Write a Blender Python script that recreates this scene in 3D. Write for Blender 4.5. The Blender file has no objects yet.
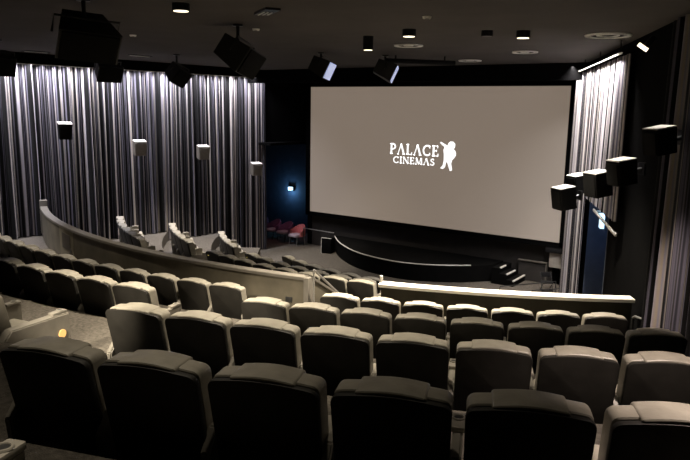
import bpy, bmesh, math, random
from mathutils import Vector, Matrix
random.seed(7)
SC = bpy.context.scene
COL = SC.collection
ZO = 5.8                                   # lower floor at z = 0, eye at z = 5.8 (all coordinates below are relative to the eye)
PI = math.pi

# ------------------------------------------------------------------ materials
MATS = {}
def mat(name, col, rough=.6, metal=0., emit=None, strength=1., noise=None, bump=None, spec=.5, sheen=0.):
    m = bpy.data.materials.new(name); m.use_nodes = True
    nt = m.node_tree; b = nt.nodes['Principled BSDF']
    b.inputs['Base Color'].default_value = (*col, 1); b.inputs['Roughness'].default_value = rough
    b.inputs['Metallic'].default_value = metal; b.inputs['Specular IOR Level'].default_value = spec
    if emit:
        b.inputs['Emission Color'].default_value = (*emit, 1); b.inputs['Emission Strength'].default_value = strength
    if noise or bump:
        tc = nt.nodes.new('ShaderNodeTexCoord')
    if noise:
        sc, amt = noise
        n = nt.nodes.new('ShaderNodeTexNoise'); n.inputs['Scale'].default_value = sc; n.inputs['Detail'].default_value = 6
        r = nt.nodes.new('ShaderNodeValToRGB')
        r.color_ramp.elements[0].position = .3; r.color_ramp.elements[1].position = .7
        r.color_ramp.elements[0].color = (*[c * (1 - amt) for c in col], 1)
        r.color_ramp.elements[1].color = (*[min(1, c * (1 + amt)) for c in col], 1)
        nt.links.new(tc.outputs['Object'], n.inputs['Vector']); nt.links.new(n.outputs['Fac'], r.inputs['Fac'])
        nt.links.new(r.outputs['Color'], b.inputs['Base Color'])
    if bump:
        sc, st = bump
        n2 = nt.nodes.new('ShaderNodeTexNoise'); n2.inputs['Scale'].default_value = sc; n2.inputs['Detail'].default_value = 4
        bp = nt.nodes.new('ShaderNodeBump'); bp.inputs['Strength'].default_value = st; bp.inputs['Distance'].default_value = .02
        nt.links.new(tc.outputs['Object'], n2.inputs['Vector']); nt.links.new(n2.outputs['Fac'], bp.inputs['Height'])
        nt.links.new(bp.outputs['Normal'], b.inputs['Normal'])
    MATS[name] = m
    return m

M_leather = mat('seat_leather', (.27, .25, .205), .42, noise=(6, .18), bump=(9, .25))
M_shell = mat('seat_back_shade', (.017, .0157, .0132), .6, noise=(5, .2), bump=(7, .2), spec=.25)  # near black: shade on the seat backs put into their colour
M_console = mat('console_vinyl', (.20, .185, .155), .5, noise=(8, .12))
M_dark = mat('dark_plastic', (.012, .012, .012), .5)
M_black = mat('black_paint', (.006, .006, .007), .75, spec=.2)
M_cabinet = mat('speaker_cabinet', (.008, .008, .0075), .6, noise=(15, .15))
M_grille = mat('speaker_grille', (.005, .005, .005), .85, spec=.1, bump=(200, .5))
M_pale = mat('plate_glow', (.55, .57, .68), .45, emit=(.40, .45, .68), strength=.9)  # added glow on the front plates, standing in for reflected light
M_carpet = mat('carpet', (.085, .076, .064), .95, noise=(22, .35), bump=(90, .6), spec=.1)
M_blackwall = mat('masking_black', (.003, .003, .0032), .95, noise=(3, .2), spec=.02)
M_wallgrey = mat('front_wall_grey', (.032, .029, .027), .9, noise=(3, .15), spec=.2)
M_ceiling = mat('ceiling_dark', (.062, .056, .053), .9, noise=(1.2, .1), spec=.2)
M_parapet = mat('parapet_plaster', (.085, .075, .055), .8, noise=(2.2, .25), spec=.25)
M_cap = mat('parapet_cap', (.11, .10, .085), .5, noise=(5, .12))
M_shadepanel = mat('shaded_parapet_plaster', (.022, .020, .015), .85, noise=(2.2, .25), spec=.15)  # parapet plaster darkened, shade on the right-hand face put into colour
M_access = mat('access_panel', (.15, .135, .10), .8, noise=(3, .15), spec=.2)
M_niche = mat('niche_panel', (.035, .027, .018), .7, noise=(6, .2))
M_curtain = mat('curtain_fabric', (.3, .29, .30), .8, bump=(60, .2), spec=.2)
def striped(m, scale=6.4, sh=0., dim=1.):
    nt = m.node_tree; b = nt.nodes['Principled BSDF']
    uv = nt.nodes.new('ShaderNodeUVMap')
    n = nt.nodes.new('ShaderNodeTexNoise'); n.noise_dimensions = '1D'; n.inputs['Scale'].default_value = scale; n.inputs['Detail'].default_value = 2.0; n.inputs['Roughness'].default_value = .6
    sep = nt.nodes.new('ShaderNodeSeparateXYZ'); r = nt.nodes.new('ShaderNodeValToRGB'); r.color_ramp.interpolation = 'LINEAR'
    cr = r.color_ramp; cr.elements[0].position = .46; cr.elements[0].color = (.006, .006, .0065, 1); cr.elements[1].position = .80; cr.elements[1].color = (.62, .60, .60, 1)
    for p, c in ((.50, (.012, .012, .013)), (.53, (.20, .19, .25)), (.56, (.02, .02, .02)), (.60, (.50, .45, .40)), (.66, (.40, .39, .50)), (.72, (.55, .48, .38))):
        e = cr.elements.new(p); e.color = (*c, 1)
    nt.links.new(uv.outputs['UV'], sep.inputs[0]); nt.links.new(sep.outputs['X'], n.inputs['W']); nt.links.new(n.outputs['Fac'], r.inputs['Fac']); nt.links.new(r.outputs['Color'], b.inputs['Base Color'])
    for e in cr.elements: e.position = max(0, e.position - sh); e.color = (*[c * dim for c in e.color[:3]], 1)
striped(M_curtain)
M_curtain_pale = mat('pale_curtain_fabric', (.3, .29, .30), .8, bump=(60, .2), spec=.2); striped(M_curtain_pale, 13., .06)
M_curtain_dim = mat('shaded_curtain_fabric', (.3, .29, .30), .85, bump=(60, .2), spec=.1); striped(M_curtain_dim, 3.2, .02, .4)  # same stripes dimmed: low light on this curtain put into its colour
M_stage = mat('stage_black', (.0035, .0035, .0035), .8, noise=(4, .2), spec=.04)
M_trim = mat('white_nosing', (.62, .60, .56), .45)
M_metal = mat('rail_metal', (.42, .41, .40), .35, metal=.8)
M_darkmetal = mat('dark_metal', (.03, .03, .03), .4, metal=.6)
M_plum = mat('armchair_plum_fabric', (.22, .10, .20), .85, noise=(12, .15))
M_pink = mat('armchair_pink_lit_fabric', (.62, .18, .18), .85, noise=(12, .15))  # pinkish light on the end chair put into its fabric colour
M_seatpale = mat('armchair_seat_edge', (.45, .38, .42), .7)
M_screen = mat('projection', (.2, .19, .18), .9, emit=(.195, .153, .120), strength=1., spec=.05)
M_logo = mat('logo_light', (.8, .8, .8), .9, emit=(1, 1, 1), strength=1.3)
M_lens = mat('lamp_lens', (.8, .75, .65), .4, emit=(1, .86, .62), strength=2.2)
M_amber = mat('aisle_lamp', (.8, .5, .2), .4, emit=(1, .55, .16), strength=.55)
M_yellow = mat('row_lamp', (.8, .7, .2), .4, emit=(1, .75, .18), strength=1.6)
M_bluelamp = mat('blue_lamp', (.7, .85, 1), .4, emit=(.55, .82, 1), strength=1.6)
M_bluewall = mat('recess_wall', (.05, .065, .10), .8, noise=(4, .15))
M_vent = mat('vent_white', (.85, .84, .81), .5)
M_board = mat('board_cream', (.42, .38, .33), .7, noise=(4, .15))

# ------------------------------------------------------------------ mesh helpers
class MB:
    def __init__(s): s.bm = bmesh.new()
    def _add(s, vs, fs):
        v = [s.bm.verts.new(p) for p in vs]
        for f in fs:
            try: s.bm.faces.new([v[i] for i in f])
            except ValueError: pass
        return v
    def box(s, c, size, rot=None, bevel=0, seg=2):
        x, y, z = [d / 2 for d in size]
        b = bmesh.new()
        vs = [b.verts.new(p) for p in [(-x,-y,-z),(x,-y,-z),(x,y,-z),(-x,y,-z),(-x,-y,z),(x,-y,z),(x,y,z),(-x,y,z)]]
        for f in [(0,3,2,1),(4,5,6,7),(0,1,5,4),(1,2,6,5),(2,3,7,6),(3,0,4,7)]: b.faces.new([vs[i] for i in f])
        if bevel: bmesh.ops.bevel(b, geom=b.edges[:], offset=bevel, segments=seg, profile=.6, affect='EDGES')
        M = Matrix.Translation(c)
        if rot is not None: M = M @ rot.to_4x4()
        s.merge(b, M); return s
    def merge(s, b, M=None):
        b.verts.index_update(); mp = []
        for v in b.verts: mp.append(s.bm.verts.new(M @ v.co if M else v.co))
        for f in b.faces: s.bm.faces.new([mp[v.index] for v in f.verts])
        b.free()
    def prism(s, pts, y0, y1, bevel=0, fn=None, seg=2):
        """outline in x,z extruded from y0 to y1; fn maps the finished points"""
        b = bmesh.new(); n = len(pts)
        A = [b.verts.new((p[0], y0, p[1])) for p in pts]; B = [b.verts.new((p[0], y1, p[1])) for p in pts]
        b.faces.new(A); b.faces.new(B[::-1])
        for i in range(n): b.faces.new([A[i], B[i], B[(i+1) % n], A[(i+1) % n]])
        bmesh.ops.recalc_face_normals(b, faces=b.faces[:])
        if bevel:
            ed = [e for e in b.edges if abs(e.verts[0].co.y - e.verts[1].co.y) < 1e-6]
            bmesh.ops.bevel(b, geom=ed, offset=bevel, segments=seg, profile=.6, affect='EDGES')
        if fn:
            for v in b.verts: v.co = fn(v.co)
        s.merge(b); return s
    def cyl(s, a, b_, r, n=12, r2=None):
        a = Vector(a); b_ = Vector(b_); d = (b_ - a).normalized(); r2 = r if r2 is None else r2
        u = d.orthogonal().normalized(); w = d.cross(u)
        A = []; B = []
        for i in range(n):
            t = 2 * PI * i / n; o = u * math.cos(t) + w * math.sin(t)
            A.append(s.bm.verts.new(a + o * r)); B.append(s.bm.verts.new(b_ + o * r2))
        s.bm.faces.new(A[::-1]); s.bm.faces.new(B)
        for i in range(n): s.bm.faces.new([A[i], A[(i+1) % n], B[(i+1) % n], B[i]])
        return s
    def tube(s, pts, r, n=8):
        pts = [Vector(p) for p in pts]; rings = []
        for i, p in enumerate(pts):
            d = (pts[min(i+1, len(pts)-1)] - pts[max(i-1, 0)]).normalized()
            u = d.cross(Vector((0, 0, 1)))
            u = u.normalized() if u.length > .05 else Vector((1, 0, 0))
            w = d.cross(u).normalized()
            rings.append([s.bm.verts.new(p + (u * math.cos(2*PI*k/n) + w * math.sin(2*PI*k/n)) * r) for k in range(n)])
        for a, b in zip(rings, rings[1:]):
            for k in range(n): s.bm.faces.new([a[k], a[(k+1) % n], b[(k+1) % n], b[k]])
        s.bm.faces.new(rings[0][::-1]); s.bm.faces.new(rings[-1]); return s
    def torus(s, c, R, r, n=28, k=8):
        g = []
        for i in range(n):
            a = 2*PI*i/n
            g.append([s.bm.verts.new((c[0] + (R + r*math.cos(2*PI*j/k))*math.cos(a), c[1] + (R + r*math.cos(2*PI*j/k))*math.sin(a), c[2] + r*math.sin(2*PI*j/k))) for j in range(k)])
        for i in range(n):
            for j in range(k): s.bm.faces.new([g[i][j], g[(i+1)%n][j], g[(i+1)%n][(j+1)%k], g[i][(j+1)%k]])
        return s
    def sweep(s, path, prof, close=True):
        """path: list of (x,y,zbase, nx,ny); prof: list of (offset along n, z)"""
        R = [[s.bm.verts.new((x + nx*o, y + ny*o, z + h)) for o, h in prof] for x, y, z, nx, ny in path]
        k = len(prof)
        for a, b in zip(R, R[1:]):
            for j in range(k if close else k-1): s.bm.faces.new([a[j], a[(j+1) % k], b[(j+1) % k], b[j]])
        if close: s.bm.faces.new(R[0][::-1]); s.bm.faces.new(R[-1])
        return s
    def build(s, name, m, parent=None, angle=35, recalc=True):
        if recalc: bmesh.ops.recalc_face_normals(s.bm, faces=s.bm.faces[:])
        me = bpy.data.meshes.new(name); s.bm.to_mesh(me); s.bm.free()
        me.materials.append(m)
        for p in me.polygons: p.use_smooth = True
        me.set_sharp_from_angle(angle=math.radians(angle))
        o = bpy.data.objects.new(name, me); COL.objects.link(o)
        if parent: o.parent = parent
        return o
def tag(o, label, cat, group=None):
    o['label'] = label; o['category'] = cat
    if group: o['group'] = group
    return o
def thing(name, label, cat, loc=(0, 0, 0), rz=0, group=None, rot=None):
    o = bpy.data.objects.new(name, None); COL.objects.link(o); o.empty_display_size = .1
    o.location = loc; o.rotation_euler = rot if rot else (0, 0, rz)
    return tag(o, label, cat, group)
def struct(o): o['kind'] = 'structure'; return o
def copy_tree(o, parent=None):
    c = o.copy(); COL.objects.link(c); c.parent = parent
    for ch in list(o.children): copy_tree(ch, c)
    return c

# ------------------------------------------------------------------ plan: two concentric fans
C1 = Vector((-10.9, 25.0)); C2 = Vector((-10.1, 22.5))
def pol(C, R, deg):
    t = math.radians(deg); return Vector((C.x + R*math.sin(t), C.y - R*math.cos(t)))
def lwx(y): return -19.4 + (y - 10.7) * (1.0 / 9.6)         # left wall
def rwx(y): return -3.2 - (y - 14.3) * (2.9 / 6.8)          # right wall
def limits(C, R):
    def inside(d):
        p = pol(C, R, d); return lwx(p.y) < p.x < rwx(p.y)
    lo = 0
    while lo > -75 and inside(lo): lo -= .25
    hi = 0
    while hi < 75 and inside(hi): hi += .25
    return lo, hi
NA = 48
def ring(mb, C, R0, R1, z, a=None, riser=0.):
    g = []
    for R in (R0, R1):
        lo, hi = limits(C, R) if a is None else a
        g.append([pol(C, R, lo + (hi - lo) * i / NA) for i in range(NA + 1)])
    V = [[mb.bm.verts.new((p.x, p.y, z)) for p in row] for row in g]
    W = [mb.bm.verts.new((p.x, p.y, z - riser)) for p in g[0]]
    for i in range(NA):
        mb.bm.faces.new([V[0][i], V[0][i+1], V[1][i+1], V[1][i]])
        if riser: mb.bm.faces.new([W[i], W[i+1], V[0][i+1], V[0][i]])
    if a is not None:                                        # closed step block
        for i in (0, NA):
            p = g[1][i]; q = mb.bm.verts.new((p.x, p.y, z - riser))
            mb.bm.faces.new([V[0][i], V[1][i], q, W[i]])

# ------------------------------------------------------------------ floor
f = MB()
UP = [(15.75, 17.6, -4.0), (17.6, 19.75, -3.48), (19.75, 22.03, -2.96), (22.03, 24.28, -2.44), (24.28, 26.2, -1.92), (26.2, 31, -1.40)]
for i, (a, b, z) in enumerate(UP): ring(f, C1, a, b, z, riser=.52 if i else 1.8)
for i, (a, b, z) in enumerate(UP[1:]): ring(f, C1, a - .42, a, z - .26, (11.4, 14.0), .26)
LOW = [(6.5, 7.75, -5.6), (7.75, 9.35, -5.2), (9.35, 10.95, -4.8), (10.95, 15.2, -4.45)]
for (a, b, z), an in zip(LOW, ((-32, 62), (-57, 62), None, None)): ring(f, C2, a, b, z, an, .7)
f._add([(-23, 9, -5.8), (1, 9, -5.8), (1, 26, -5.8), (-23, 26, -5.8)], [(0, 1, 2, 3)])
struct(f.build('floor', M_carpet, recalc=False))

# ------------------------------------------------------------------ walls and ceiling
CE = 1.38
def wallquad(mb, a, b, z0, z1, t=.2):
    a = Vector(a); b = Vector(b); d = (b - a).normalized(); n = Vector((-d.y, d.x)) * t
    P = [a, b, b + n, a + n]
    mb._add([(p.x, p.y, z0) for p in P] + [(p.x, p.y, z1) for p in P], [(0,3,2,1),(4,5,6,7),(0,1,5,4),(1,2,6,5),(2,3,7,6),(3,0,4,7)])
w = MB(); wallquad(w, (lwx(-4), -4), (lwx(20.3), 20.3), -5.8, CE); struct(w.build('wall_left', M_blackwall))
# right wall with a recessed doorway between y = 14.75 and 17.3
w = MB()
wallquad(w, (rwx(22.6), 22.6), (rwx(17.5), 17.5), -5.8, CE); wallquad(w, (rwx(15.0), 15.0), (rwx(-4), -4), -5.8, CE)
wallquad(w, (rwx(17.5), 17.5), (rwx(15.0), 15.0), -2.15, CE); struct(w.build('wall_right', M_blackwall))
w = MB()
e = Vector((.92, .39)) * 1.3
a = Vector((rwx(17.5), 17.5)); b = Vector((rwx(15.0), 15.0))
wallquad(w, a + e, b + e, -5.8, -1.9); wallquad(w, a + e, a, -5.8, -1.9, -.1); wallquad(w, b, b + e, -5.8, -1.9, -.1)
struct(w.build('wall_exit_recess', M_bluewall))
w = MB()
w.box((-11.2, 22.55, -2.2), (12.8, .3, 7.2)); struct(w.build('wall_front', M_blackwall))
w = MB()
w.box((-12.1, 22.37, -4.95), (10.4, .06, 1.7)); struct(w.build('wall_front_lower', M_wallgrey))
w = MB()
wallquad(w, (-22.3, 24.3), (-17.5, 24.3), -5.8, -1.5, .1); wallquad(w, (-22.3, 20.0), (-22.3, 24.3), -5.8, -1.5, .1)
wallquad(w, (-17.6, 24.3), (-17.6, 22.7), -5.8, -1.5, .1); wallquad(w, (-18.5, 20.3), (-22.3, 20.3), -5.8, -1.5, -.1)
struct(w.build('wall_alcove', M_bluewall))
w = MB(); w.box((-20.0, 22.2, -1.45), (4.8, 4.4, .1)); w.box((-18.2, 21.5, -.05), (.3, 2.7, 2.8), Matrix.Rotation(math.radians(-20), 3, 'Z')); struct(w.build('trim_1', M_blackwall))
w = MB(); w.box((-9, -4.1, -2), (26, .2, 7.6)); struct(w.build('wall_back', M_blackwall))
w = MB(); w._add([(-24, -4.2, CE), (5, -4.2, CE), (5, 25, CE), (-24, 25, CE)], [(0, 1, 2, 3)]); w._add([(-24, -4.2, CE+.2), (5, -4.2, CE+.2), (5, 25, CE+.2), (-24, 25, CE+.2)], [(0, 1, 2, 3)])
struct(w.build('ceiling', M_ceiling))
w = MB(); w.box((-12, 19.55, 1.14), (14.4, .12, .48)); struct(w.build('trim_2', M_blackwall))
w = MB(); w.box((-12, 21.0, 1.33), (13.6, 2.8, .08)); struct(w.build('trim_3', M_blackwall))
# pelmets hiding the top of the curtains
w = MB()
for x0, y0, x1, y1 in ((lwx(-3)+1.0, -3, lwx(20.3)+1.0, 20.3),): wallquad(w, (x0, y0), (x1, y1), 1.085, CE, .05)
struct(w.build('trim_4', M_blackwall))

# ------------------------------------------------------------------ curtains
def curtain(name, pts, off, z_top, z_bot, label, seed, pitch=.30, amp=.17, zb=None, fabric=None):
    """pleated cloth hung along the straight line pts[0]-pts[1], off = towards the room"""
    rnd = random.Random(seed)
    a = Vector(pts[0]); b = Vector(pts[1]); L = (b - a).length; d = (b - a) / L; n = Vector((d.y, -d.x)) * (1 if off > 0 else -1)
    s = []; x = 0
    while x < L:
        p = pitch * rnd.uniform(.55, 1.45); A = amp * rnd.uniform(.55, 1.3)
        for t, o in ((0, 0), (.12, .35), (.25, .85), (.4, 1.0), (.55, .9), (.68, .4), (.8, .08), (.92, -.02)): s.append((x + t*p, o*A))
        x += p
    mb = MB(); rows = []
    nz = 9
    ph = [rnd.uniform(0, 6.28) for _ in range(3)]
    for k in range(nz):
        q = k / (nz - 1); r = []
        for u, o in s:
            wob = .03 * q * math.sin(u * 2.1 + ph[0]) + .02 * q * math.sin(u * 5.3 + ph[1] + 2*q)
            c = a + d * (u + wob) + n * (abs(off) + o * (.75 + .35 * q))
            z = z_top + (( zb(c) if zb else z_bot) - z_top) * q
            r.append(mb.bm.verts.new((c.x, c.y, z)))
        rows.append(r)
    for r0, r1 in zip(rows, rows[1:]):
        for i in range(len(s) - 1): mb.bm.faces.new([r0[i], r0[i+1], r1[i+1], r1[i]])
    arc = [0.]
    for (u0, o0), (u1, o1) in zip(s, s[1:]): arc.append(arc[-1] + math.hypot(u1-u0, o1-o0))
    lay = mb.bm.loops.layers.uv.new('UVMap'); mb.bm.verts.index_update(); ns = len(s)
    for fc in mb.bm.faces:
        for lp_ in fc.loops: j = lp_.vert.index; lp_[lay].uv = (arc[j % ns] + seed * 31, (j // ns) / (nz - 1))
    o = mb.build(name, fabric or M_curtain, angle=180, recalc=False)
    return tag(o, label, 'curtain')
def floor_at(p):
    best = -5.8
    r2 = (p - C2).length; r1 = (p - C1).length
    for a, b, z in LOW:
        if a <= r2 < b: best = z
    for a, b, z in UP:
        if a <= r1 < b: best = z
    ang = math.degrees(math.atan2(p.x - C2.x, C2.y - p.y))
    if (best == -5.6 and not -32 < ang < 62) or (best == -5.2 and not -57 < ang < 62): best = -5.8
    return best + .02
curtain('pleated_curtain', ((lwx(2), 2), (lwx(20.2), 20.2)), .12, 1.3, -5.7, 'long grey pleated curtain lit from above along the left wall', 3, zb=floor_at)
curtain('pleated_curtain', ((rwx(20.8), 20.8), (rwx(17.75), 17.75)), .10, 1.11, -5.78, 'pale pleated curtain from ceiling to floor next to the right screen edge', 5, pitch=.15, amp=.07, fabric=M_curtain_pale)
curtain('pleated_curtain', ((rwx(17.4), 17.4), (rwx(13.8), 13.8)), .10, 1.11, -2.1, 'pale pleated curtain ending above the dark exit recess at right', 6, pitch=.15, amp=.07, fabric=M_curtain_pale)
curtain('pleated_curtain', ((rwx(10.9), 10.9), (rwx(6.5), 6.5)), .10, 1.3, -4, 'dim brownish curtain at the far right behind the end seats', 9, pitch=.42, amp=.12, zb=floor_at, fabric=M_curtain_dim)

def track(pts, z, label):
    a = Vector(pts[0]); b = Vector(pts[1]); c = (a + b) / 2
    t_ = thing('curtain_track', label, 'curtain track', (c.x, c.y, z), math.atan2(b.y - a.y, b.x - a.x)); L = (b - a).length
    m = MB(); m.box((0, 0, 0), (L, .035, .03), None, .004); m.build('rail', M_trim, t_)
    n_ = max(3, int(L / 2.5))
    for k in range(n_ + 1):
        m = MB(); x = -L/2 + .1 + (L - .2) * k / n_; m.box((x, 0, (CE - z)/2), (.02, .02, CE - z)); m.build('hanger', M_black, t_)
track(((lwx(3)+.60, 3), (lwx(20.15)+.60, 20.15)), 1.097, 'thin bright track along the top of the left wall curtain')
track(((rwx(20.9)-.26, 20.9), (rwx(13.8)-.26, 13.8)), 1.135, 'thin bright track along the top of the right wall curtain')

# ------------------------------------------------------------------ screen
SX0, SX1, SZ0, SZ1, SY = -17.16, -6.63, -4.29, .835, 22.0
sc = thing('cinema_screen', 'wide lit projection screen with a white logo in its middle', 'screen', ((SX0+SX1)/2, SY, SZ0))
hw = (SX1-SX0)/2; hh = SZ1-SZ0
m = MB(); m.box((0, .03, hh/2), (2*hw, .06, hh)); m.build('screen_surface', M_screen, sc)
m = MB()
m.box((0, .12, hh+.12), (2*hw+.5, .2, .24)); m.box((0, .12, -.09), (2*hw+.5, .2, .18))
for s_ in (-1, 1): m.box((s_*(hw+.13), .12, hh/2), (.26, .2, hh+.3))
m.build('masking_frame', M_blackwall, sc)
# logo: strokes in pixels of the lettering, mapped to the screen plane
F_ = 667.; 
VVv = Vector((280-345, 3888-230, F_)).normalized(); VHv = Vector((-625-345, 91-230, F_)).normalized()
leftv = (VHv - VVv * VHv.dot(VVv)).normalized(); rightv = -leftv; fwdv = rightv.cross(VVv)
RM = Matrix((rightv, fwdv, -VVv))
if (RM @ Vector((0, 0, 1))).y < 0: fwdv = -fwdv; RM = Matrix((rightv, fwdv, -VVv))
def ray(u, v): return RM @ Vector(((u-345)/F_, (v-230)/F_, 1))
def aty(u, v, y): r = ray(u, v); return r * (y / r.y)
def atz(u, v, z): r = ray(u, v); return r * (z / r.z)
def logo_xy(u, v):
    p = aty(u, v, SY); return (p.x - (SX0+SX1)/2, p.z - SZ0)
def stroke(mb, pts, wd):
    for (x0, y0), (x1, y1) in zip(pts, pts[1:]):
        dx, dy = x1-x0, y1-y0; L = math.hypot(dx, dy) or 1
        nx, ny = -dy/L*wd/2, dx/L*wd/2
        q = [(x0+nx, y0+ny), (x1+nx, y1+ny), (x1-nx, y1-ny), (x0-nx, y0-ny)]
        mb._add([(x, -.006, y) for x, y in q], [(0, 1, 2, 3)])
def arcpts(cx, cy, rx, ry, a0, a1, n=12):
    return [(cx + rx*math.cos(math.radians(a0+(a1-a0)*i/n)), cy + ry*math.sin(math.radians(a0+(a1-a0)*i/n))) for i in range(n+1)]
T, t = .17, .08
GL = {  # letters in a unit-high cell: (advance, [(points, width)])
 'P': (.62, [([(.14,0),(.14,1)],T), ([(.0,.03),(.30,.03)],t), ([(.0,.97),(.3,.97)],t), (arcpts(.28,.72,.26,.24,90,-90),.13), ([(.14,.48),(.3,.48)],t), ([(.14,.96),(.3,.96)],t)]),
 'A': (.80, [([(.08,0),(.40,1)],t), ([(.38,1),(.68,0)],T), ([(.0,.03),(.2,.03)],t), ([(.54,.03),(.80,.03)],t)]),
 'L': (.60, [([(.14,0),(.14,1)],T), ([(.0,.97),(.28,.97)],t), ([(.0,.04),(.55,.04)],t), ([(.52,0),(.55,.26)],t)]),
 'C': (.78, [(arcpts(.42,.5,.36,.46,50,310,18),.14), ([(.66,.98),(.66,.7)],t), ([(.66,.3),(.69,.1)],t)]),
 'E': (.62, [([(.14,0),(.14,1)],T), ([(.0,.96),(.52,.96)],t), ([(.0,.04),(.56,.04)],t), ([(.14,.52),(.42,.52)],t), ([(.52,1),(.52,.76)],t), ([(.55,0),(.57,.26)],t), ([(.41,.62),(.41,.42)],t)]),
 'I': (.32, [([(.15,0),(.15,1)],T), ([(.0,.03),(.30,.03)],t), ([(.0,.97),(.3,.97)],t)]),
 'N': (.84, [([(.12,0),(.12,1)],t), ([(.12,1),(.70,0)],T), ([(.70,0),(.70,1)],t), ([(.0,.03),(.24,.03)],t), ([(.58,.97),(.84,.97)],t), ([(.0,.97),(.2,.97)],t)]),
 'M': (.96, [([(.12,0),(.16,1)],t), ([(.16,1),(.47,.05)],T), ([(.47,.05),(.78,1)],t), ([(.80,1),(.84,0)],T), ([(.0,.03),(.24,.03)],t), ([(.70,.03),(.96,.03)],t)]),
 'S': (.56, [(arcpts(.27,.74,.19,.22,40,270,10),.12), (arcpts(.27,.27,.21,.24,90,-140,10),.13), ([(.43,.96),(.43,.74)],t), ([(.05,.26),(.05,.04)],t)]),
}
def word(mb, txt, p00, p10, p01):
    """p00 bottom-left, p10 bottom-right, p01 top-left (screen-local x,z)"""
    gap = .1; W = sum(GL[c][0] for c in txt) + gap*(len(txt)-1); x = 0
    ux = (Vector(p10) - Vector(p00)); uy = (Vector(p01) - Vector(p00))
    for c in txt:
        adv, st = GL[c]; sub = MB()
        for pts, wd in st: stroke(sub, [(px, py) for px, py in pts], wd)
        for v in sub.bm.verts:
            q = Vector(p00) + ux * ((v.co.x + x) / W) + uy * v.co.z
            v.co = (q.x, -.006, q.y)
        mb.merge(sub.bm); x += adv + gap
m = MB()
pa = [logo_xy(*p) for p in ((390, 153.6), (438.5, 157), (390, 143.2))]
ang = [(pa[0][0], pa[0][1]), (pa[1][0], pa[0][1]), (pa[0][0], pa[2][1])]
word(m, 'PALACE', *ang)
pc = [logo_xy(*p) for p in ((393.2, 162.7), (434.5, 166), (393.2, 156.2))]
word(m, 'CINEMAS', (pc[0][0], pc[0][1]), (pc[1][0], pc[0][1]), (pc[0][0], pc[2][1]))
m.build('lettering', M_logo, sc, recalc=False)
fig = [(460,97),(468,90),(498,108),(520,120),(524,103),(540,88),(563,90),(578,108),(576,130),(566,147),(580,165),(583,195),(570,214),(553,232),(546,258),(553,308),(538,316),(530,296),(516,250),(507,246),(499,284),(482,298),(460,292),(480,274),(489,235),(490,190),(487,150),(497,132),(480,117)]
m = MB()
vs = [m.bm.verts.new((logo_xy(380+x/7.667, 130+y/7.667)[0], -.006, logo_xy(380+x/7.667, 130+y/7.667)[1])) for x, y in fig]
fc = m.bm.faces.new(vs); fc.normal_update(); bmesh.ops.triangulate(m.bm, faces=[fc])
m.build('figure_emblem', M_logo, sc, recalc=False)

# ------------------------------------------------------------------ seats
def arch(wd, z0, z1, r, rise, taper=0., n=10):
    pts = [(-wd/2 + taper, z0), (wd/2 - taper, z0)]
    for i in range(5):
        a = math.radians(90 * i / 4); pts.append((wd/2 - r + r*math.cos(a), z1 - r + r*math.sin(a)))
    for i in range(1, n):
        q = i / n; pts.append((wd/2 - r - (wd - 2*r) * q, z1 + rise * math.sin(PI * q)))
    for i in range(5):
        a = math.radians(90 + 90 * i / 4); pts.append((-wd/2 + r + r*math.cos(a), z1 - r + r*math.sin(a)))
    return pts
def recline(co): return Vector((co.x, co.y + (1.0 - co.z) * .24, co.z))
def console(mb, x, wd=.06, front=.66, zt=.62, z0=.06):
    o = [(.10, z0), (front, z0), (front, zt), (.16, zt), (.05, zt - .12)]
    b = bmesh.new()
    A = [b.verts.new((x - wd/2, p[0], p[1])) for p in o]; B = [b.verts.new((x + wd/2, p[0], p[1])) for p in o]
    b.faces.new(A); b.faces.new(B[::-1])
    for i in range(len(o)): b.faces.new([A[i], B[i], B[(i+1) % 5], A[(i+1) % 5]])
    bmesh.ops.recalc_face_normals(b, faces=b.faces[:])
    bmesh.ops.bevel(b, geom=b.edges[:], offset=.012, segments=2, affect='EDGES')
    mb.merge(b)
def arm(root, x, wd=.06, ext=0.):
    m = MB(); console(m, x, wd, .66 + ext); o = m.build('armrest', M_console, root)
    m = MB(); m.box((x, .55 + ext, .635), (.085, .20, .035), bevel=.01); m.torus((x, .575 + ext, .655), .033, .008, 18, 6); c = m.build('cup_holder', M_console, o)
    m = MB(); m.cyl((x, .575 + ext, .6535), (x, .575 + ext, .6575), .031, 16); m.build('cup_recess', M_dark, o)
    return o
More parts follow.
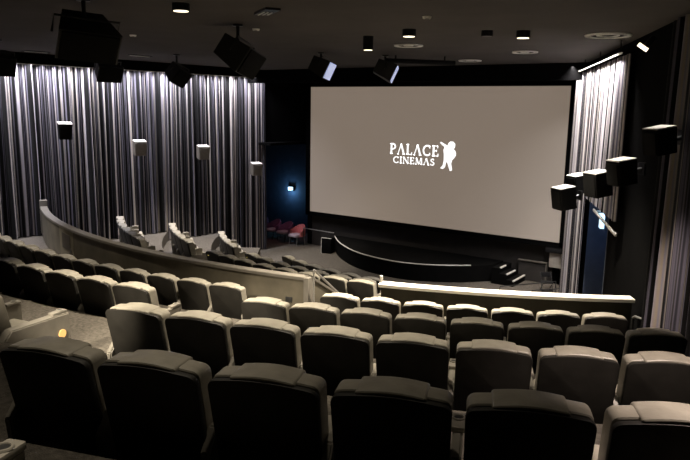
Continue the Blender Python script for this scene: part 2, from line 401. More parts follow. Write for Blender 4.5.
def make_seat(kind, label='seat'):
    """kind: '' one armrest at right; 'L' extra armrest at left; 'A' aisle panel at right with lamp; 'Y' aisle panel left with lamp"""
    root = thing('cinema_chair', label, 'chair')
    m = MB(); m.prism(arch(.632, .34, .978, .055, .022, .008), -.01, .04, .014, recline); m.build('back_shell', M_shell, root)
    m = MB(); m.prism(arch(.622, .36, .988, .05, .020, .008), .045, .20, .022, recline, 3); m.build('backrest', M_leather, root)
    m = MB(); m.prism(arch(.375, .72, 1.006, .02, .016), .005, .225, .018, recline, 3); m.build('headrest', M_leather, root)
    m = MB(); m.box((0, .50, .40), (.53, .54, .15), Matrix.Rotation(math.radians(4), 3, 'X'), .045, 3); m.build('seat_cushion', M_leather, root)
    m = MB(); m.box((0, .735, .24), (.52, .10, .30), Matrix.Rotation(math.radians(-6), 3, 'X'), .03, 3); m.build('footrest', M_leather, root)
    m = MB(); m.box((0, .42, .165), (.50, .52, .33), None, .01); m.build('base', M_dark, root)
    if kind == 'A':
        o = arm(root, .40, .13, .26); arm(root, -.335, .06, .26)
        m = MB(); m.cyl((.46, .80, .40), (.474, .80, .40), .05, 20); m.build('aisle_light', M_amber, root)
    elif kind == 'Y':
        arm(root, .335); arm(root, -.36, .13)
        m = MB(); m.cyl((-.2, -.032 + .05, .90), (-.2, -.012+.05, .90), .03, 12); m.build('row_light', M_yellow, root)
    elif kind == 'F':
        arm(root, .335, .06, .30); arm(root, -.335, .06, .30)
    elif kind != 'N':
        arm(root, .335)
        if kind == 'L': arm(root, -.335)
    return root
PROTO = {k: make_seat(k) for k in ('', 'L', 'A', 'Y', 'F', 'N')}
USED = {k: False for k in PROTO}
ORD = ['first', 'second', 'third', 'fourth', 'fifth', 'sixth', 'seventh', 'eighth', 'ninth', 'tenth', 'eleventh', 'twelfth', 'thirteenth', 'fourteenth', 'fifteenth', 'sixteenth']
def seat(C, R, deg, floor, kind, label, group, lean=0.):
    if USED[kind]: o = copy_tree(PROTO[kind])
    else: o = PROTO[kind]; USED[kind] = True
    p = pol(C, R, deg)
    o.location = (p.x, p.y, floor); o.rotation_euler = (0, 0, math.radians(deg))
    o['label'] = label; o['category'] = 'chair'; o['group'] = group
    return o
def row(C, R, degs, floor, kinds, desc, group):
    n = len(degs)
    for i, d in enumerate(degs):
        seat(C, R, d, floor, kinds.get(i, ''), desc(i), group)
def lin(a, b, n): return [a + (b - a) * i / (n - 1) for i in range(n)]
# right-hand upper block: rows listed from the parapet back to the camera
row(C1, 17.24, lin(16.45, 30.15, 7), -4.0, {0: 'L'}, lambda i: f'dark leather cinema chair, {ORD[i]} from left in the row behind the straight parapet', 'upper right block, row behind the straight parapet')
row(C1, 19.55, lin(15.75, 29.75, 8), -3.48, {0: 'L'}, lambda i: f'dark leather cinema chair, {ORD[i]} from left in second row behind the straight parapet', 'upper right block, second row')
row(C1, 21.84, lin(15.04, 27.69, 8), -2.96, {0: 'L'}, lambda i: f'dark leather cinema chair, {ORD[i]} from left in third row behind the straight parapet', 'upper right block, third row')
row(C1, 24.10, lin(17.66, 25.95, 6), -2.44, {0: 'L'}, lambda i: f'dark leather cinema chair, {ORD[i]} from left in the large nearest row of backs', 'upper right block, nearest row of backs')
seat(C1, 26.2, 20.5, -1.92, 'F', 'dark leather cinema chair cut off below, with its armrest showing at bottom left corner', 'upper right block, row cut off by the picture')
# left-hand upper block
n = 14
for i in range(n): seat(C1, 17.45 + .038*i, 9.8 - 2.24*i, -4.0, '', f'dark leather cinema chair in row behind the curved parapet, {ORD[i]} from the aisle', 'upper left block, row behind the curved parapet')
row(C1, 19.67, [9.8 - 2.04*i for i in range(6)], -3.48, {}, lambda i: f'dark leather cinema chair in second row behind curved parapet, {ORD[i]} from the aisle', 'upper left block, second row')
row(C1, 22.12, [10.05, 8.26], -2.96, {0: 'A', 1: 'N'}, lambda i: ['grey cinema chair with side panel and round amber light facing the aisle', 'grey cinema chair beside the aisle seat with the amber light'][i], 'upper left block, third row')
# lower tier (centre block and the end-on block by the left wall)
def degof(C, x, R): return math.degrees(math.asin((x - C.x) / R))
LR = [('a', 10.72, -4.8), ('b', 9.12, -5.2), ('c', 7.52, -5.6)]
NM = {'z': 'highest', 'a': 'second highest', 'b': 'third', 'c': 'lowest'}
for key, R, fl in LR:
    stp = math.degrees({'a': .69, 'b': .70, 'c': .72}[key] / R)
    right = degof(C2, {'a': -7.95, 'b': -8.85, 'c': -9.6}[key], R); left = degof(C2, {'a': -12.95, 'b': -13.2, 'c': -13.4}[key], R)
    k = 0; d = right; L = []
    while d > left: L.append(d); d -= stp
    for i, d in enumerate(L):
        seat(C2, R, d, fl, 'Y' if i == len(L)-1 and key != 'c' else '', f'dark leather cinema chair in {NM[key]} visible lower row, {ORD[i]} from the stair opening', f'lower block, {NM[key]} row')
for key, R, fl, x0, x1 in (('z', 12.3, -4.45, -17.5, -14.3), ('a', 10.72, -4.8, -16.9, -14.3), ('b', 9.12, -5.2, -16.2, -14.2)):
    stp = math.degrees(.70 / R); d = degof(C2, x0, R); L = []
    while d < degof(C2, x1, R): L.append(d); d += stp
    for i, d in enumerate(L):
        nm = {'z': 'leftmost', 'a': 'middle', 'b': 'rightmost'}[key]
        seat(C2, R, d, fl, '' if i else 'L', f'cinema chair seen end-on in {nm} of three groups by left curtain, {ORD[i]} from curtain', f'end-on seats by the left curtain, {nm} group')

# ------------------------------------------------------------------ parapets
def arcpath(C, R, a0, a1, z, n):
    o = []
    for i in range(n + 1):
        d = a0 + (a1 - a0) * i / n; p = pol(C, R, d); t_ = math.radians(d); o.append((p.x, p.y, z, math.sin(t_), -math.cos(t_)))
    return o
ZT = -3.05
pw = thing('parapet', 'long curved tan parapet wall with pale cap, in front of the left seats', 'parapet', (*pol(C1, 16, -10), -4.0))
base = pw.location.copy()
def shift(o):
    o.parent = pw; o.location = -base; return o
m = MB(); m.sweep(arcpath(C1, 16.0, -29.7, 12.6, -4.6, 60), [(-.07, 0), (.07, 0), (.07, ZT + 4.55), (-.07, ZT + 4.55)]); shift(m.build('wall_panel', M_parapet))
m = MB(); m.sweep(arcpath(C1, 16.0, -29.7, 12.7, ZT - .06, 60), [(-.10, 0), (.10, 0), (.10, .05), (.09, .06), (-.09, .06), (-.10, .05)]); shift(m.build('cap_rail', M_cap))
m = MB(); p = pol(C1, 16.0, -29.9); m.box((p.x, p.y, ZT - .33), (.28, .22, 1.0), Matrix.Rotation(math.radians(-31), 3, 'Z'), .02); shift(m.build('end_post', M_cap))
p = atz(72, 239.5, -3.4); d = math.degrees(math.atan2(p.x - C1.x, C1.y - p.y))
m = MB(); m.sweep(arcpath(C1, 16.0, d - 1.9, d + 1.9, -4.1, 6), [(.06, 0), (.078, 0), (.078, .98), (.06, .98)]); ap = shift(m.build('access_panel', M_access))
m = MB(); m.sweep(arcpath(C1, 16.0, d - 1.0, d + 1.25, -3.62, 6), [(.06, 0), (.09, 0), (.09, .38), (.06, .38)]); shift(m.build('recess_panel', M_niche))
m = MB(); q = pol(C1, 16.075, 11.5); m.box((q.x, q.y, -3.52), (.14, .02, .10), Matrix.Rotation(math.radians(11.5), 3, 'Z'), .006); shift(m.build('power_outlet', M_dark))
p2 = atz(88, 254, -3.75); d = math.degrees(math.atan2(p2.x - C1.x, C1.y - p2.y)); q = pol(C1, 16.07, d); q2 = pol(C1, 16.09, d)
m = MB(); m.cyl((q.x, q.y, -3.62), (q2.x, q2.y, -3.62), .06, 16); shift(m.build('round_socket', M_dark))

pw2 = thing('parapet', 'straight parapet wall with painted shade and bright cap, in front of the right seats', 'parapet', (*pol(C1, 15.9, 25), -4.0))
b2 = pw2.location.copy()
m = MB(); m.sweep(arcpath(C1, 15.88, 17.75, 33.0, -4.6, 24), [(-.07, 0), (.07, 0), (.07, ZT + 4.55), (-.07, ZT + 4.55)]); o = m.build('wall_panel', M_shadepanel, pw2); o.location = -b2
m = MB(); m.sweep(arcpath(C1, 15.88, 17.6, 33.1, ZT - .06, 24), [(-.12, 0), (.12, 0), (.12, .05), (.11, .06), (-.11, .06), (-.12, .05)]); o = m.build('cap_rail', M_trim, pw2); o.location = -b2
m = MB(); q = pol(C1, 15.88, 17.7); m.cyl((q.x, q.y, ZT), (q.x, q.y, ZT + .12), .03, 12); o = m.build('end_knob', M_trim, pw2); o.location = -b2

sw = thing('stair_wall', 'tan sloping stair side wall with pale top descending past the curved parapet', 'stair wall', (-7.45, 9.6, -4.45))
A = Vector((-7.38, 9.42, 0)); B = Vector((-7.50, 10.75, 0)); nrm = Vector((1, .09, 0)).normalized()
def slab(mb, za, zb, ba, bb, th):
    P = []
    for s_ in (-th/2, th/2):
        for X, z in ((A, ba), (B, bb), (B, zb), (A, za)): P.append(X + nrm * s_ + Vector((0, 0, z)) - sw.location)
    mb._add(P, [(0,1,2,3),(7,6,5,4),(0,4,5,1),(1,5,6,2),(2,6,7,3),(3,7,4,0)])
m = MB(); slab(m, ZT - .04, -3.84, -4.5, -4.8, .12); m.build('wall_panel', M_parapet, sw)
m = MB(); slab(m, ZT + .01, -3.79, ZT - .04, -3.84, .17); m.build('sloped_cap', M_cap, sw)
m = MB(); q = pol(C1, 16.0, 12.75); m.box(Vector((q.x + .03, q.y - .02, -3.55)) - sw.location, (.10, .20, .98), Matrix.Rotation(math.radians(12), 3, 'Z'), .01); m.build('end_post', M_cap, sw)
a = atz(314, 270, -2.88); b = atz(342, 296.5, -3.58)
hr = thing('handrail', 'thin pale handrail sloping down beside the stair wall', 'handrail', (b.x, b.y, -4.45))
L_ = hr.location
m = MB(); m.tube([a - L_, b - L_], .022); m.build('rail', M_metal, hr)
m = MB(); m.cyl(a - L_, (a.x - L_.x, a.y - L_.y, -4.4 - L_.z), .018); m.build('rail_post', M_metal, hr)
m = MB(); m.cyl(b - L_, (0, 0, -.3), .018); m.build('rail_post', M_metal, hr)
# steps in the opening
m = MB(); 
for k in range(3): m.box((-6.75 - .05*k, 9.75 + .33*k, -4.2 - .1*k), (1.2, .34, .4 - .08*k))
struct(m.build('trim_6', M_carpet))

# ------------------------------------------------------------------ stage
edge = [(-15.9, 22.2), (-15.84, 21.99), (-15.0, 21.1), (-14.04, 20.36), (-13.3, 19.95), (-12.64, 19.72), (-11.95, 19.6), (-11.31, 19.58), (-10.6, 19.76), (-10.01, 20.06), (-9.5, 20.43), (-9.07, 20.83), (-8.66, 21.35), (-8.60, 22.2)]
def smooth(pts, k=4):
    out = []
    P = [Vector(p) for p in pts]
    for i in range(len(P) - 1):
        p0, p1, p2_, p3 = P[max(i-1, 0)], P[i], P[i+1], P[min(i+2, len(P)-1)]
        for j in range(k):
            t_ = j / k
            out.append(.5 * ((2*p1) + (p2_-p0)*t_ + (2*p0-5*p1+4*p2_-p3)*t_*t_ + (3*p1-p0-3*p2_+p3)*t_**3))
    out.append(P[-1]); return out
ep = [edge[0]] + [tuple(p) for p in smooth(edge[1:-1])] + [edge[-1]]
stg = thing('stage', 'low black stage with a curved pale edge below the screen', 'stage', (-12, 21, -5.8))
def rel(x, y, z): return (x + 12, y - 21, z + 5.8)
m = MB()
top = [m.bm.verts.new(rel(x, y, -5.22)) for x, y in ep]; bot = [m.bm.verts.new(rel(x, y, -5.8)) for x, y in ep]
m.bm.faces.new(top); m.bm.faces.new(bot[::-1])
for i in range(len(ep)): j = (i+1) % len(ep); m.bm.faces.new([bot[i], bot[j], top[j], top[i]])
m.build('platform', M_stage, stg)
m = MB(); m.tube([rel(x, y, -5.205) for x, y in ep[1:-6]], .022, 6); m.build('edge_trim', M_trim, stg)
q = atz(327, 253, -5.8)
eb = thing('stage_end_box', 'small black box standing at the left end of the curved stage', 'box', (q.x, q.y, -5.8), math.radians(10))
m = MB(); m.box((0, .1, .31), (.42, .4, .62), None, .01); m.build('body', M_stage, eb)
m = MB(); m.box((-.215, -.09, .31), (.02, .03, .62)); m.box((0, -.09, .63), (.44, .03, .02)); m.build('edge_strip', M_trim, eb)
# steps onto the stage
st = thing('stage_steps', 'three dark steps with bright nosings at the right end of the stage', 'steps', (-8.1, 21.6, -5.8))
m = MB()
for k, (x0, z) in enumerate(((-8.28, -5.24), (-8.02, -5.42), (-7.76, -5.60))):
    m.box((x0 - .13 + 8.1, 0, (z + 5.8)/2), (.26, 1.1, z + 5.8))
m.build('tread_blocks', M_stage, st)
for k, (x0, z) in enumerate(((-8.28, -5.24), (-8.02, -5.42), (-7.76, -5.60))):
    y0 = (-.45, -.52, -.58)[k]; y1 = (.02, .25, .5)[k]
    m = MB(); m.box((x0 + 8.1, (y0+y1)/2, z + 5.8), (.05, y1 - y0, .045)); m.build('nosing', M_trim, st)
lp = thing('side_panel', 'brownish low panel with a pale rim beside the stage steps', 'panel', (-7.55, 22.24, -5.8))
m = MB(); m.box((0, 0, .36), (.98, .12, .68)); m.build('panel_board', M_wallgrey, lp)
m = MB(); m.box((0, -.02, .715), (1.02, .16, .03)); m.box((.5, -.02, .36), (.03, .16, .7)); m.build('rim', M_cap, lp)
wb = thing('wall_box', 'cream box with a black top on the front wall right of steps', 'box', (-6.66, 22.25, -5.2))
m = MB(); m.box((0, 0, .27), (.60, .22, .52), None, .01); m.build('body', M_board, wb)
m = MB(); m.box((-.03, -.05, .62), (.78, .36, .18), None, .03); m.build('top', M_black, wb)
fr = thing('floor_rail', 'dark low metal rail with two bars right of the stage steps', 'rail', (-6.6, 21.1, -5.8))
P = [atz(500, 286.5, -5.55), atz(556, 281.5, -5.45), atz(532, 290.5, -5.6), atz(572, 288, -5.5)]
m = MB(); m.tube([P[0]-fr.location, P[1]-fr.location], .018); m.build('rail_bar', M_darkmetal, fr)
m = MB(); m.tube([P[2]-fr.location, P[3]-fr.location], .018); m.build('rail_bar', M_darkmetal, fr)
for p in (P[0], P[1], P[2], P[3]):
    m = MB(); p = p - fr.location; m.cyl((p.x, p.y, 0), p, .016); m.build('rail_post', M_darkmetal, fr)
q = atz(546, 291, -5.8)
fc_ = thing('folding_chair', 'small dark chair folded open on the floor at the right of the stage', 'chair', (q.x, q.y, -5.8), math.radians(35))
m = MB(); m.box((0, 0, .30), (.34, .32, .03), None, .01); m.build('seat', M_black, fc_)
m = MB(); m.box((0, .17, .52), (.34, .03, .16), Matrix.Rotation(math.radians(-8), 3, 'X'), .01); m.build('backrest', M_black, fc_)
for s_ in (-1, 1):
    m = MB(); m.tube([(s_*.17, -.16, 0), (s_*.17, .18, .60)], .013); m.build('leg', M_darkmetal, fc_)
    m = MB(); m.tube([(s_*.15, .16, 0), (s_*.15, -.14, .30)], .013); m.build('leg', M_darkmetal, fc_)

# ------------------------------------------------------------------ alcove: armchairs, blue lamp, rail
chair_lab = ['dim plum armchair farthest left of four in the alcove', 'dim plum armchair second from left in the alcove', 'plum armchair third from left in the alcove', 'armchair with pink light painted in, at the right end of the alcove row']
for i, (u, v) in enumerate(((264, 235.5), (276.5, 238), (288.5, 240.7), (300.5, 244))):
    p = atz(u, v, -5.8)
    c = thing('armchair', chair_lab[i], 'armchair', (p.x - .1, p.y - .12, -5.8), math.radians(172), 'armchairs in the alcove')
    fm = M_pink if i == 3 else M_plum
    m = MB()
    outer = [(.31*math.cos(a), .34*math.sin(a)) for a in [math.radians(-15 + 210*k/16) for k in range(17)]]
    path = [(x, -y, .36, x/.31, -y/.31) for x, y in outer]
    rr = []
    for k, (x, y, z, nx, ny) in enumerate(path):
        hgt = .26 + .22 * math.sin(PI * k / 16) ** 1.5
        rr.append([m.bm.verts.new((x + nx*o, y + ny*o, z + h*hgt)) for o, h in ((-.05, 0), (.03, 0), (.05, .85), (.02, 1), (-.02, 1), (-.04, .85))])
    for a_, b_ in zip(rr, rr[1:]):
        for j in range(6): m.bm.faces.new([a_[j], a_[(j+1)%6], b_[(j+1)%6], b_[j]])
    m.bm.faces.new(rr[0]); m.bm.faces.new(rr[-1])
    m.build('backrest', fm, c)
    m = MB(); m.box((0, .06, .40), (.50, .50, .12), None, .04, 3); m.build('seat_cushion', M_seatpale, c)
    for sx in (-1, 1):
        for sy in (-1, 1):
            m = MB(); m.cyl((sx*.24, sy*.24, 0), (sx*.21, sy*.2, .36), .016, 10); m.build('leg', M_metal if i == 3 else M_darkmetal, c)
p = aty(291, 188.5, 24.2)
bl = thing('wall_lamp', 'blue white wall lamp glowing in the alcove left of the screen', 'lamp', p)
m = MB(); m.box((0, -.02, .0), (.24, .12, .16), None, .01); m.build('diffuser', M_bluelamp, bl)
m = MB(); m.box((0, .03, .0), (.28, .06, .22), None, .01); m.build('back_plate', M_dark, bl)
a = atz(301, 227, -4.9); a = aty(303.5, 228, 21.9); b = aty(334, 233, 21.9)
ar = thing('handrail', 'thin grey handrail running from the armchairs to the stage end', 'handrail', (a.x, a.y, -5.8))
m = MB(); m.tube([a - ar.location, b - ar.location], .02); m.build('rail', M_metal, ar)
for p in (a, b):
    m = MB(); p = p - ar.location; m.cyl((p.x, p.y, 0), p, .016); m.build('rail_post', M_darkmetal, ar)

# right doorway lamp and diagonal rail
p = Vector((rwx(17.0) + .24, 17.0, -2.66))
rl = thing('wall_lamp', 'blue white lamp glowing in the dark exit recess right of screen', 'lamp', p, math.radians(-67))
m = MB(); m.box((0, 0, .02), (.22, .10, .34), None, .02); m.box((0, -.03, .23), (.30, .16, .06), None, .01); m.build('diffuser', M_bluelamp, rl)
m = MB(); m.box((0, .07, .05), (.20, .06, .5), None, .01); m.build('back_plate', M_dark, rl)
a = Vector((rwx(16.2) - .12, 16.2, -2.26)); b = Vector((rwx(13.5) - .12, 13.5, -2.34))
dr = thing('handrail', 'bright diagonal bar crossing the curtain below the right wall speakers', 'handrail', a)
m = MB(); m.box((b - a)/2, (.04, (b-a).length, .06), (b - a).to_track_quat('Y', 'Z').to_matrix(), .01); m.build('rail', M_trim, dr)
for q in (.1, .9):
    c = (b-a)*q; m = MB(); m.cyl(c, c + Vector((.16, .07, 0)), .02, 8); m.build('bracket', M_darkmetal, dr)
a = atz(641, 314.5, -3.25); a += Vector((-.1, -.1, 0))
ur = thing('handrail', 'short bent metal rail on the floor beside the far right curtain', 'handrail', (a.x, a.y, -4.0))
e_ = Vector((.62, -.62, .14))
m = MB(); m.tube([(0, 0, .70), (.04, -.04, .74), tuple(e_ + Vector((-.06, .06, .66))), tuple(e_ + Vector((0, 0, .58))), tuple(e_ + Vector((0, 0, -.1)))], .02); m.build('rail', M_metal, ur)
m = MB(); m.cyl((.42, -.42, 0), (.42, -.42, .8), .012); m.build('rail_post', M_darkmetal, ur)
m = MB(); m.cyl((0.02, -.02, 0), (0, 0, .70), .02); m.build('rail_post', M_darkmetal, ur)

# ------------------------------------------------------------------ wall speakers
SPK = []
def right_hit(r, off):                       # where a sight line meets the plane off metres inside the right wall
    n = Vector((6.8, 2.9)).normalized(); p = Vector((-3.2, 14.3)) - n * off
    return n.dot(p) / n.dot(Vector((r.x, r.y)))
def wall_speaker(loc, rz, size, label, group, tilt=0., cm=None):
    t_ = thing('wall_speaker', label, 'speaker', loc, rz, group)
    w_, d_, h_ = size
    R_ = Matrix.Rotation(math.radians(tilt), 3, 'X')
    m = MB(); m.prism([(-w_/2, -h_/2), (w_/2, -h_/2), (w_/2, h_/2), (-w_/2, h_/2)], -d_/2, d_/2, .012, lambda c: R_ @ Vector((c.x * (1 - .12 * (c.z < 0)), c.y, c.z))); m.build('cabinet', cm, t_)
    m = MB(); m.box(R_ @ Vector((0, -d_/2 - .012, -.01)), (w_*.84, .02, h_*.86), R_, .006); m.build('grille', M_grille if cm is M_dark_speaker else M_speaker, t_)
    m = MB(); m.box(R_ @ Vector((0, 0, h_/2 + .008)), (w_*.97, d_*.97, .016), R_); m.build('painted_lit_top', M_littop, t_)
    m = MB(); m.cyl((0, d_/2 - .02, 0), (0, d_/2 + .20, .05), .03, 10); m.box((0, d_/2 + .2, .05), (.16, .03, .2)); m.build('bracket', M_darkmetal, t_)
    return t_
M_dark_speaker = mat('wall_speaker_black', (.004, .004, .004), .8, spec=.1)
M_littop = mat('speaker_top_light', (.55, .52, .48), .6)  # pale sheet on each speaker: light from above put into colour
M_speaker = mat('wall_speaker_cabinet', (.16, .145, .125), .6, noise=(14, .12))
lab = ['black wall speaker on the left curtain, leftmost and highest of four', 'grey wall speaker on the left curtain, second from left', 'grey wall speaker on the left curtain, third from left', 'grey wall speaker at the screen end of the left curtain']
for i, (u, v) in enumerate(((65, 131), (139.5, 148), (203, 152.5), (256, 169))):
    y = (12.2, 14.8, 17.4, 19.8)[i]; x = lwx(y) + .62
    r = ray(u, v); k = y / r.y
    # slide along the sight line to the curtain face
    for _ in range(20): k *= (lwx(r.y*k) + .70) / (r.x*k)
    q = r * k
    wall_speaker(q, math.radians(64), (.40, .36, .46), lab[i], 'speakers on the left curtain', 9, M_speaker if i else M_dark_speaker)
lab = ['black speaker with lit top hanging before the right screen edge', 'black speaker with lit top on right curtain, second from the screen', 'black speaker with lit top on right curtain, third from the screen', 'black speaker with lit top just beyond the right curtain edge', 'black speaker with lit top alone high on the dark right wall']
for i, (u, v) in enumerate(((564, 198), (578, 184), (598, 184), (622, 172), (660, 141))):
    r = ray(u, v); q = r * right_hit(r, (1.0, .55, .55, .50, .45)[i])
    SPK.append(q)
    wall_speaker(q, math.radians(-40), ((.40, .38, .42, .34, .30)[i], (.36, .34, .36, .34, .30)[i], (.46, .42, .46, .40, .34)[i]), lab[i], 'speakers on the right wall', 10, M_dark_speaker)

# ------------------------------------------------------------------ ceiling speakers
def ceiling_speaker(u, v, depth, size, rot, label, plate=False, group='speakers hung from the ceiling'):
    c = ray(u, v); c = c * depth
    t_ = thing('ceiling_speaker', label, 'speaker', c, 0, group)
    w_, d_, h_ = size
    R_ = Matrix.Rotation(math.radians(rot[2]), 3, 'Z') @ Matrix.Rotation(math.radians(rot[0]), 3, 'X') @ Matrix.Rotation(math.radians(rot[1]), 3, 'Y')
    m = MB(); m.prism([(-w_/2, -h_/2), (w_/2, -h_/2), (w_/2, h_/2), (-w_/2, h_/2)], -d_/2, d_/2, .015, lambda p: R_ @ Vector((p.x * (1 if p.y < 0 else .66), p.y, p.z * (1 if p.y < 0 else .8)))); m.build('cabinet', M_cabinet, t_)
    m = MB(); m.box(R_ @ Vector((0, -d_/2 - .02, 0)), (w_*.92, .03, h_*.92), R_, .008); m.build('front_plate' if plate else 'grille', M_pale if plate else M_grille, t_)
    zc = CE - c.z
    m = MB(); m.cyl((0, 0, h_*.2), (0, 0, zc), .03, 10); m.cyl((0, 0, zc - .03), (0, 0, zc), .09, 16); m.build('ceiling_rod', M_darkmetal, t_)
    m = MB(); m.tube([R_ @ Vector(p) for p in ((-w_*.52, 0, 0), (-w_*.52, 0, h_*.55), (w_*.52, 0, h_*.55), (w_*.52, 0, 0))], .018, 6)
    m.build('yoke', M_darkmetal, t_)
    return t_
ceiling_speaker(85, 35, 9.0, (.80, .62, .44), (36, 4, 66), 'large dark ceiling speaker at upper left, biggest of them')
ceiling_speaker(238, 55, 11.5, (.72, .6, .48), (32, 10, 105), 'large dark tilted ceiling speaker above the end of the left curtain')
ceiling_speaker(107, 70, 16.5, (.62, .5, .42), (30, 0, 75), 'small black ceiling speaker below the large upper left one')
ceiling_speaker(177, 73.5, 18.5, (.52, .5, .48), (34, 24, 80), 'small black ceiling speaker hanging diamond-wise before the left curtain')
ceiling_speaker(-1, 62, 15, (.6, .5, .45), (30, 0, 75), 'small black ceiling speaker cut off at the left picture edge')
for u, v, dp, rz_, tl, lab_ in ((321, 67, 17.0, 100, -24, 'black ceiling unit with added bluish glow on its plate above left screen corner'), (385, 70, 17.5, 116, -24, 'black ceiling unit with added bluish glow on its narrow plate above screen top')):
    t_ = ceiling_speaker(u, v, dp, (.40, .52, .46), (-tl, 8, rz_), lab_, True, 'ceiling units with glowing plates')
    t_.name = 'ceiling_glow_unit'; t_['category'] = 'ceiling unit'  # plates glow on their own, in place of light falling on them
q = atz(432, 60, CE - .12)
bm_ = thing('lighting_bar', 'long black bar under the ceiling above the screen top', 'bar', (q.x, q.y, CE))
a = atz(385, 60.5, CE - .14) - bm_.location; b = atz(455, 63, CE - .16) - bm_.location
m = MB(); m.tube([a, b], .06); m.build('bar', M_black, bm_)
for q_ in (.15, .85):
    c = a + (b - a)*q_; m = MB(); m.cyl(c, (c.x, c.y, 0), .02); m.build('hanger', M_black, bm_)

# ------------------------------------------------------------------ ceiling lights and vents
LIGHTS = []
for u, v, lab_, lit, hgt, rad in ((181, 11, 'round ceiling downlight, lit, near the top left of picture', 1, .10, .12),
    (368, 50, 'long black cylinder downlight, lit, above the screen middle', 1, .26, .10), (409, 36.5, 'short black downlight right of the long cylinder, lit', 1, .12, .12),
    (487, 36, 'unlit dark downlight between the lit ones above the screen', 0, .09, .10), (523, 38, 'short downlight, lit, above the right half of the screen', 1, .12, .12)):
    q = atz(u, v, CE - hgt)
    t_ = thing('ceiling_downlight', lab_, 'downlight', (q.x, q.y, CE), 0, 'ceiling downlights')
    m = MB(); m.cyl((0, 0, -hgt), (0, 0, 0), rad, 20); m.build('housing', M_black, t_)
    m = MB(); m.cyl((0, 0, -hgt - .006), (0, 0, -hgt), rad*.85, 20); m.build('lens', M_lens if lit else M_dark, t_)
    LIGHTS.append((q, lit))
q = ray(645, 44); q = q * right_hit(q, .35)
t_ = thing('wall_spotlight', 'small angled lit spotlight high beside the right curtain', 'spotlight', (q.x, q.y, min(q.z, CE - .1)))
m = MB(); m.cyl((0, 0, -.06), (.10, .10, .1), .05, 14); m.build('housing', M_black, t_)
m = MB(); m.box((-.02, -.03, -.05), (.16, .05, .06), Matrix.Rotation(math.radians(35), 3, 'Y')); m.build('lens', M_lens, t_)
def ring_vent(u, v, R0, rings, label):
    q = atz(u, v, CE - .02); t_ = thing('ceiling_vent', label, 'air vent', (q.x, q.y, CE), 0, 'ceiling air vents')
    m = MB()
    m.torus((0, 0, -.012), R0, .022, 32, 6); m.build('outer_ring', M_vent, t_)
    for k in range(1, rings):
        m = MB(); m.torus((0, 0, -.012), R0 * (1 - k / rings), .012, 24, 6); m.build('inner_ring', M_darkmetal if k % 2 else M_vent, t_)
ring_vent(608, 36, .38, 4, 'large bright round ceiling vent near the right curtain')
ring_vent(408.5, 46, .30, 3, 'flat round ceiling vent beside the long cylinder downlight')
ring_vent(525, 52.5, .28, 3, 'flat round ceiling vent above the right half of the screen')
ring_vent(470, 61, .30, 3, 'flat round ceiling vent farthest back above the screen')
q = atz(267, 12, CE - .02); t_ = thing('ceiling_vent', 'slotted ceiling vent with bright slats at the top of picture', 'air vent', (q.x, q.y, CE), math.radians(-33), 'ceiling air vents')
m = MB(); m.box((0, 0, -.015), (.64, .22, .03)); m.build('frame', M_darkmetal, t_)
for k in range(3):
    m = MB(); m.box((-.1 + .02*k, -.06 + .06*k, -.035), (.34 - .05*k, .018, .012)); m.build('slat', M_vent, t_)
for u, v, lab_ in ((427, 18, 'tiny round ceiling sensor above the screen'), (256, 30, 'tiny ceiling sensor right of the big tilted speaker'), (133, 36, 'tiny ceiling sensor right of the big upper left speaker')):
    q = atz(u, v, CE - .02); t_ = thing('ceiling_sensor', lab_, 'sensor', (q.x, q.y, CE), 0, 'ceiling sensors')
    m = MB(); m.cyl((0, 0, -.03), (0, 0, 0), .06, 16, .07); m.build('body', M_vent, t_)
    m = MB(); m.cyl((0, 0, -.04), (0, 0, -.03), .03, 12); m.build('cap', M_dark, t_)
for i, (u, v) in enumerate(((140, 56), (36, 52))):
    q = atz(u, v, CE - .02); t_ = thing('ceiling_vent', ['narrow slotted vent before the left curtain top, right of a speaker', 'narrow slotted vent before the left curtain top, at far left'][i], 'air vent', (q.x, q.y, CE), math.radians(-6), 'ceiling air vents')
    m = MB(); m.box((0, 0, -.01), (.16, .7, .02)); m.build('frame', M_darkmetal, t_)
    m = MB(); m.box((-.03, 0, -.024), (.02, .6, .012)); m.box((.03, 0, -.024), (.02, .6, .012)); m.build('slat', M_vent, t_)

# ------------------------------------------------------------------ lamps
def spot(name, loc, target, power, col=(1, .86, .66), size=120, blend=.6, rad=.06):
    l = bpy.data.lights.new(name, 'SPOT'); l.energy = power; l.color = col; l.spot_size = math.radians(size); l.spot_blend = blend; l.shadow_soft_size = rad
    o = bpy.data.objects.new(name, l); COL.objects.link(o); o.location = loc
    o.rotation_euler = (Vector(target) - Vector(loc)).to_track_quat('-Z', 'Y').to_euler(); return o
def strip(name, a, b, z, power, col, wid=.06, tilt=0):
    a = Vector(a); b = Vector(b); l = bpy.data.lights.new(name, 'AREA'); l.shape = 'RECTANGLE'; l.size = (b-a).length; l.size_y = wid; l.energy = power; l.color = col; l.spread = math.radians(110)
    o = bpy.data.objects.new(name, l); COL.objects.link(o); c = (a+b)/2; o.location = (c.x, c.y, z)
    o.rotation_euler = (0, tilt, math.atan2(b.y-a.y, b.x-a.x)) if not tilt else (tilt, 0, math.atan2(b.y-a.y, b.x-a.x)); return o
strip('left_curtain_strip', (lwx(3)+.45, 3), (lwx(20.1)+.45, 20.1), 1.26, 1000, (.96, .93, 1.0))
strip('right_curtain_strip', (rwx(20.4)-.46, 20.4), (rwx(14.0)-.46, 14.0), 1.28, 620, (1.0, .94, .90))
W = (1, .87, .68)
Q = [l[0] for l in LIGHTS]
def down(name, q, power, size=125, col=W): spot(name, (q[0], q[1], q[2] - .03), (q[0], q[1], -6), power, col, size)
down('downlight_aisle', Q[0], 2000, 84)
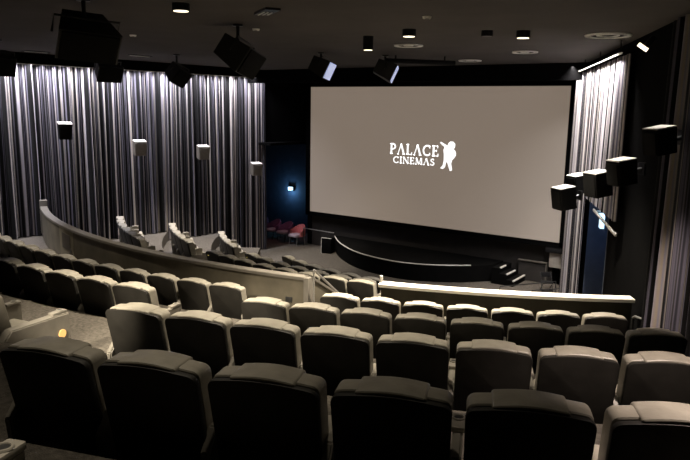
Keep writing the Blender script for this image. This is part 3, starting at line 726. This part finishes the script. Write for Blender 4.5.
p = pol(C1, 26.2, 13.4); p1 = pol(C1, 19.2, 12.6); spot('aisle_beam', (p.x, p.y, 1.25), (p1.x, p1.y, -3.2), 5200, W, 22, .5)
for i, d in enumerate((15.6, 18.6, 21.6, 24.6, 27.6)):
    p = pol(C1, 20.65, d); down('row_top_fill', (p.x, p.y, 1.3), (800, 600, 420, 110, 40)[i], 58)  # added spots without fixtures, brighten the middle row tops
p = pol(C1, 25.15, 19.9); down('corner_fill', (p.x, p.y, 1.3), 260, 34)  # added spot without a fixture, brightens the corner armrest
for i, d in enumerate((17.2, 21.0)):
    p = pol(C1, 23.1, d); down('rear_fill', (p.x, p.y, 1.3), (110, 50)[i], 84)  # weak added spots, no fixtures, lift the nearest row tops
down('downlight_long', Q[1], 900)
down('downlight_short', Q[2], 5000, 84)
down('downlight_right', Q[4], 2600, 84)
spot('downlight_side', (.3, 4.45, 1.3), (.0, 4.75, -2.2), 1000, (1, .82, .72), 68, .5)
down('downlight_left_block', (-13.2, 8.2, 1.3), 650, 80)
down('downlight_left_far', (-16.9, 8.0, 1.3), 900, 58)
down('downlight_left_rear', (-7.4, 4.4, 1.3), 250, 50)
down('downlight_lower_left', (-15.5, 14.9, 1.3), 1900, 74)
down('downlight_lower', (-14.0, 19.0, 1.3), 500, 80)
spot('downlight_wall_right', (-3.4, 8.3, 1.3), (-1.1, 9.6, -3.9), 2200, (1, .82, .7), 34, .8)
down('downlight_stage_left', (-15.6, 20.0, 1.25), 1100, 44)
down('downlight_stage_right', (-7.1, 20.6, 1.25), 1200, 40, (1, .84, .72))
for q, pw in zip(SPK, (240, 420, 420, 420, 160)): spot('speaker_top_fill', (q.x + .06, q.y + .28, 1.25), (q.x + .02, q.y + .05, q.z), pw, (1, .94, .86), 22, .6)  # one added spot above each speaker to brighten its top, no fixture
def point(name, loc, power, col, rad=.05):
    l = bpy.data.lights.new(name, 'POINT'); l.energy = power; l.color = col; l.shadow_soft_size = rad
    o = bpy.data.objects.new(name, l); COL.objects.link(o); o.location = loc; return o
p = aty(291, 188.5, 24.2)
point('alcove_blue', p + Vector((0, -.25, -.15)), 16, (.25, .6, 1))
point('recess_blue', Vector((rwx(16.3) + .1, 16.4, -2.9)), 9, (.12, .4, 1), .05)
spot('alcove_pink', (-18.6, 21.0, -1.6), (-18.2, 22.2, -5.4), 60, (1, .5, .55), 50)

wd = bpy.data.worlds.new('World'); SC.world = wd; wd.use_nodes = True
wd.node_tree.nodes['Background'].inputs[0].default_value = (0, 0, 0, 1); wd.node_tree.nodes['Background'].inputs[1].default_value = 0

# ------------------------------------------------------------------ camera
cam = bpy.data.cameras.new('Camera'); co = bpy.data.objects.new('Camera', cam); COL.objects.link(co)
cam.sensor_width = 36; cam.lens = 36 * F_ / 690; cam.clip_start = .05; cam.clip_end = 200
cx_ = RM @ Vector((1, 0, 0)); cy_ = RM @ Vector((0, -1, 0)); cz_ = RM @ Vector((0, 0, -1))
co.matrix_world = Matrix(((cx_.x, cy_.x, cz_.x, 0), (cx_.y, cy_.y, cz_.y, 0), (cx_.z, cy_.z, cz_.z, 0), (0, 0, 0, 1)))
SC.camera = co
for o in list(COL.objects):
    if o.parent is None: o.location.z += ZO
SC.view_settings.view_transform = 'Standard'; SC.view_settings.look = 'None'; SC.view_settings.gamma = 1; SC.view_settings.use_curve_mapping = False
SC.view_settings.exposure = 0
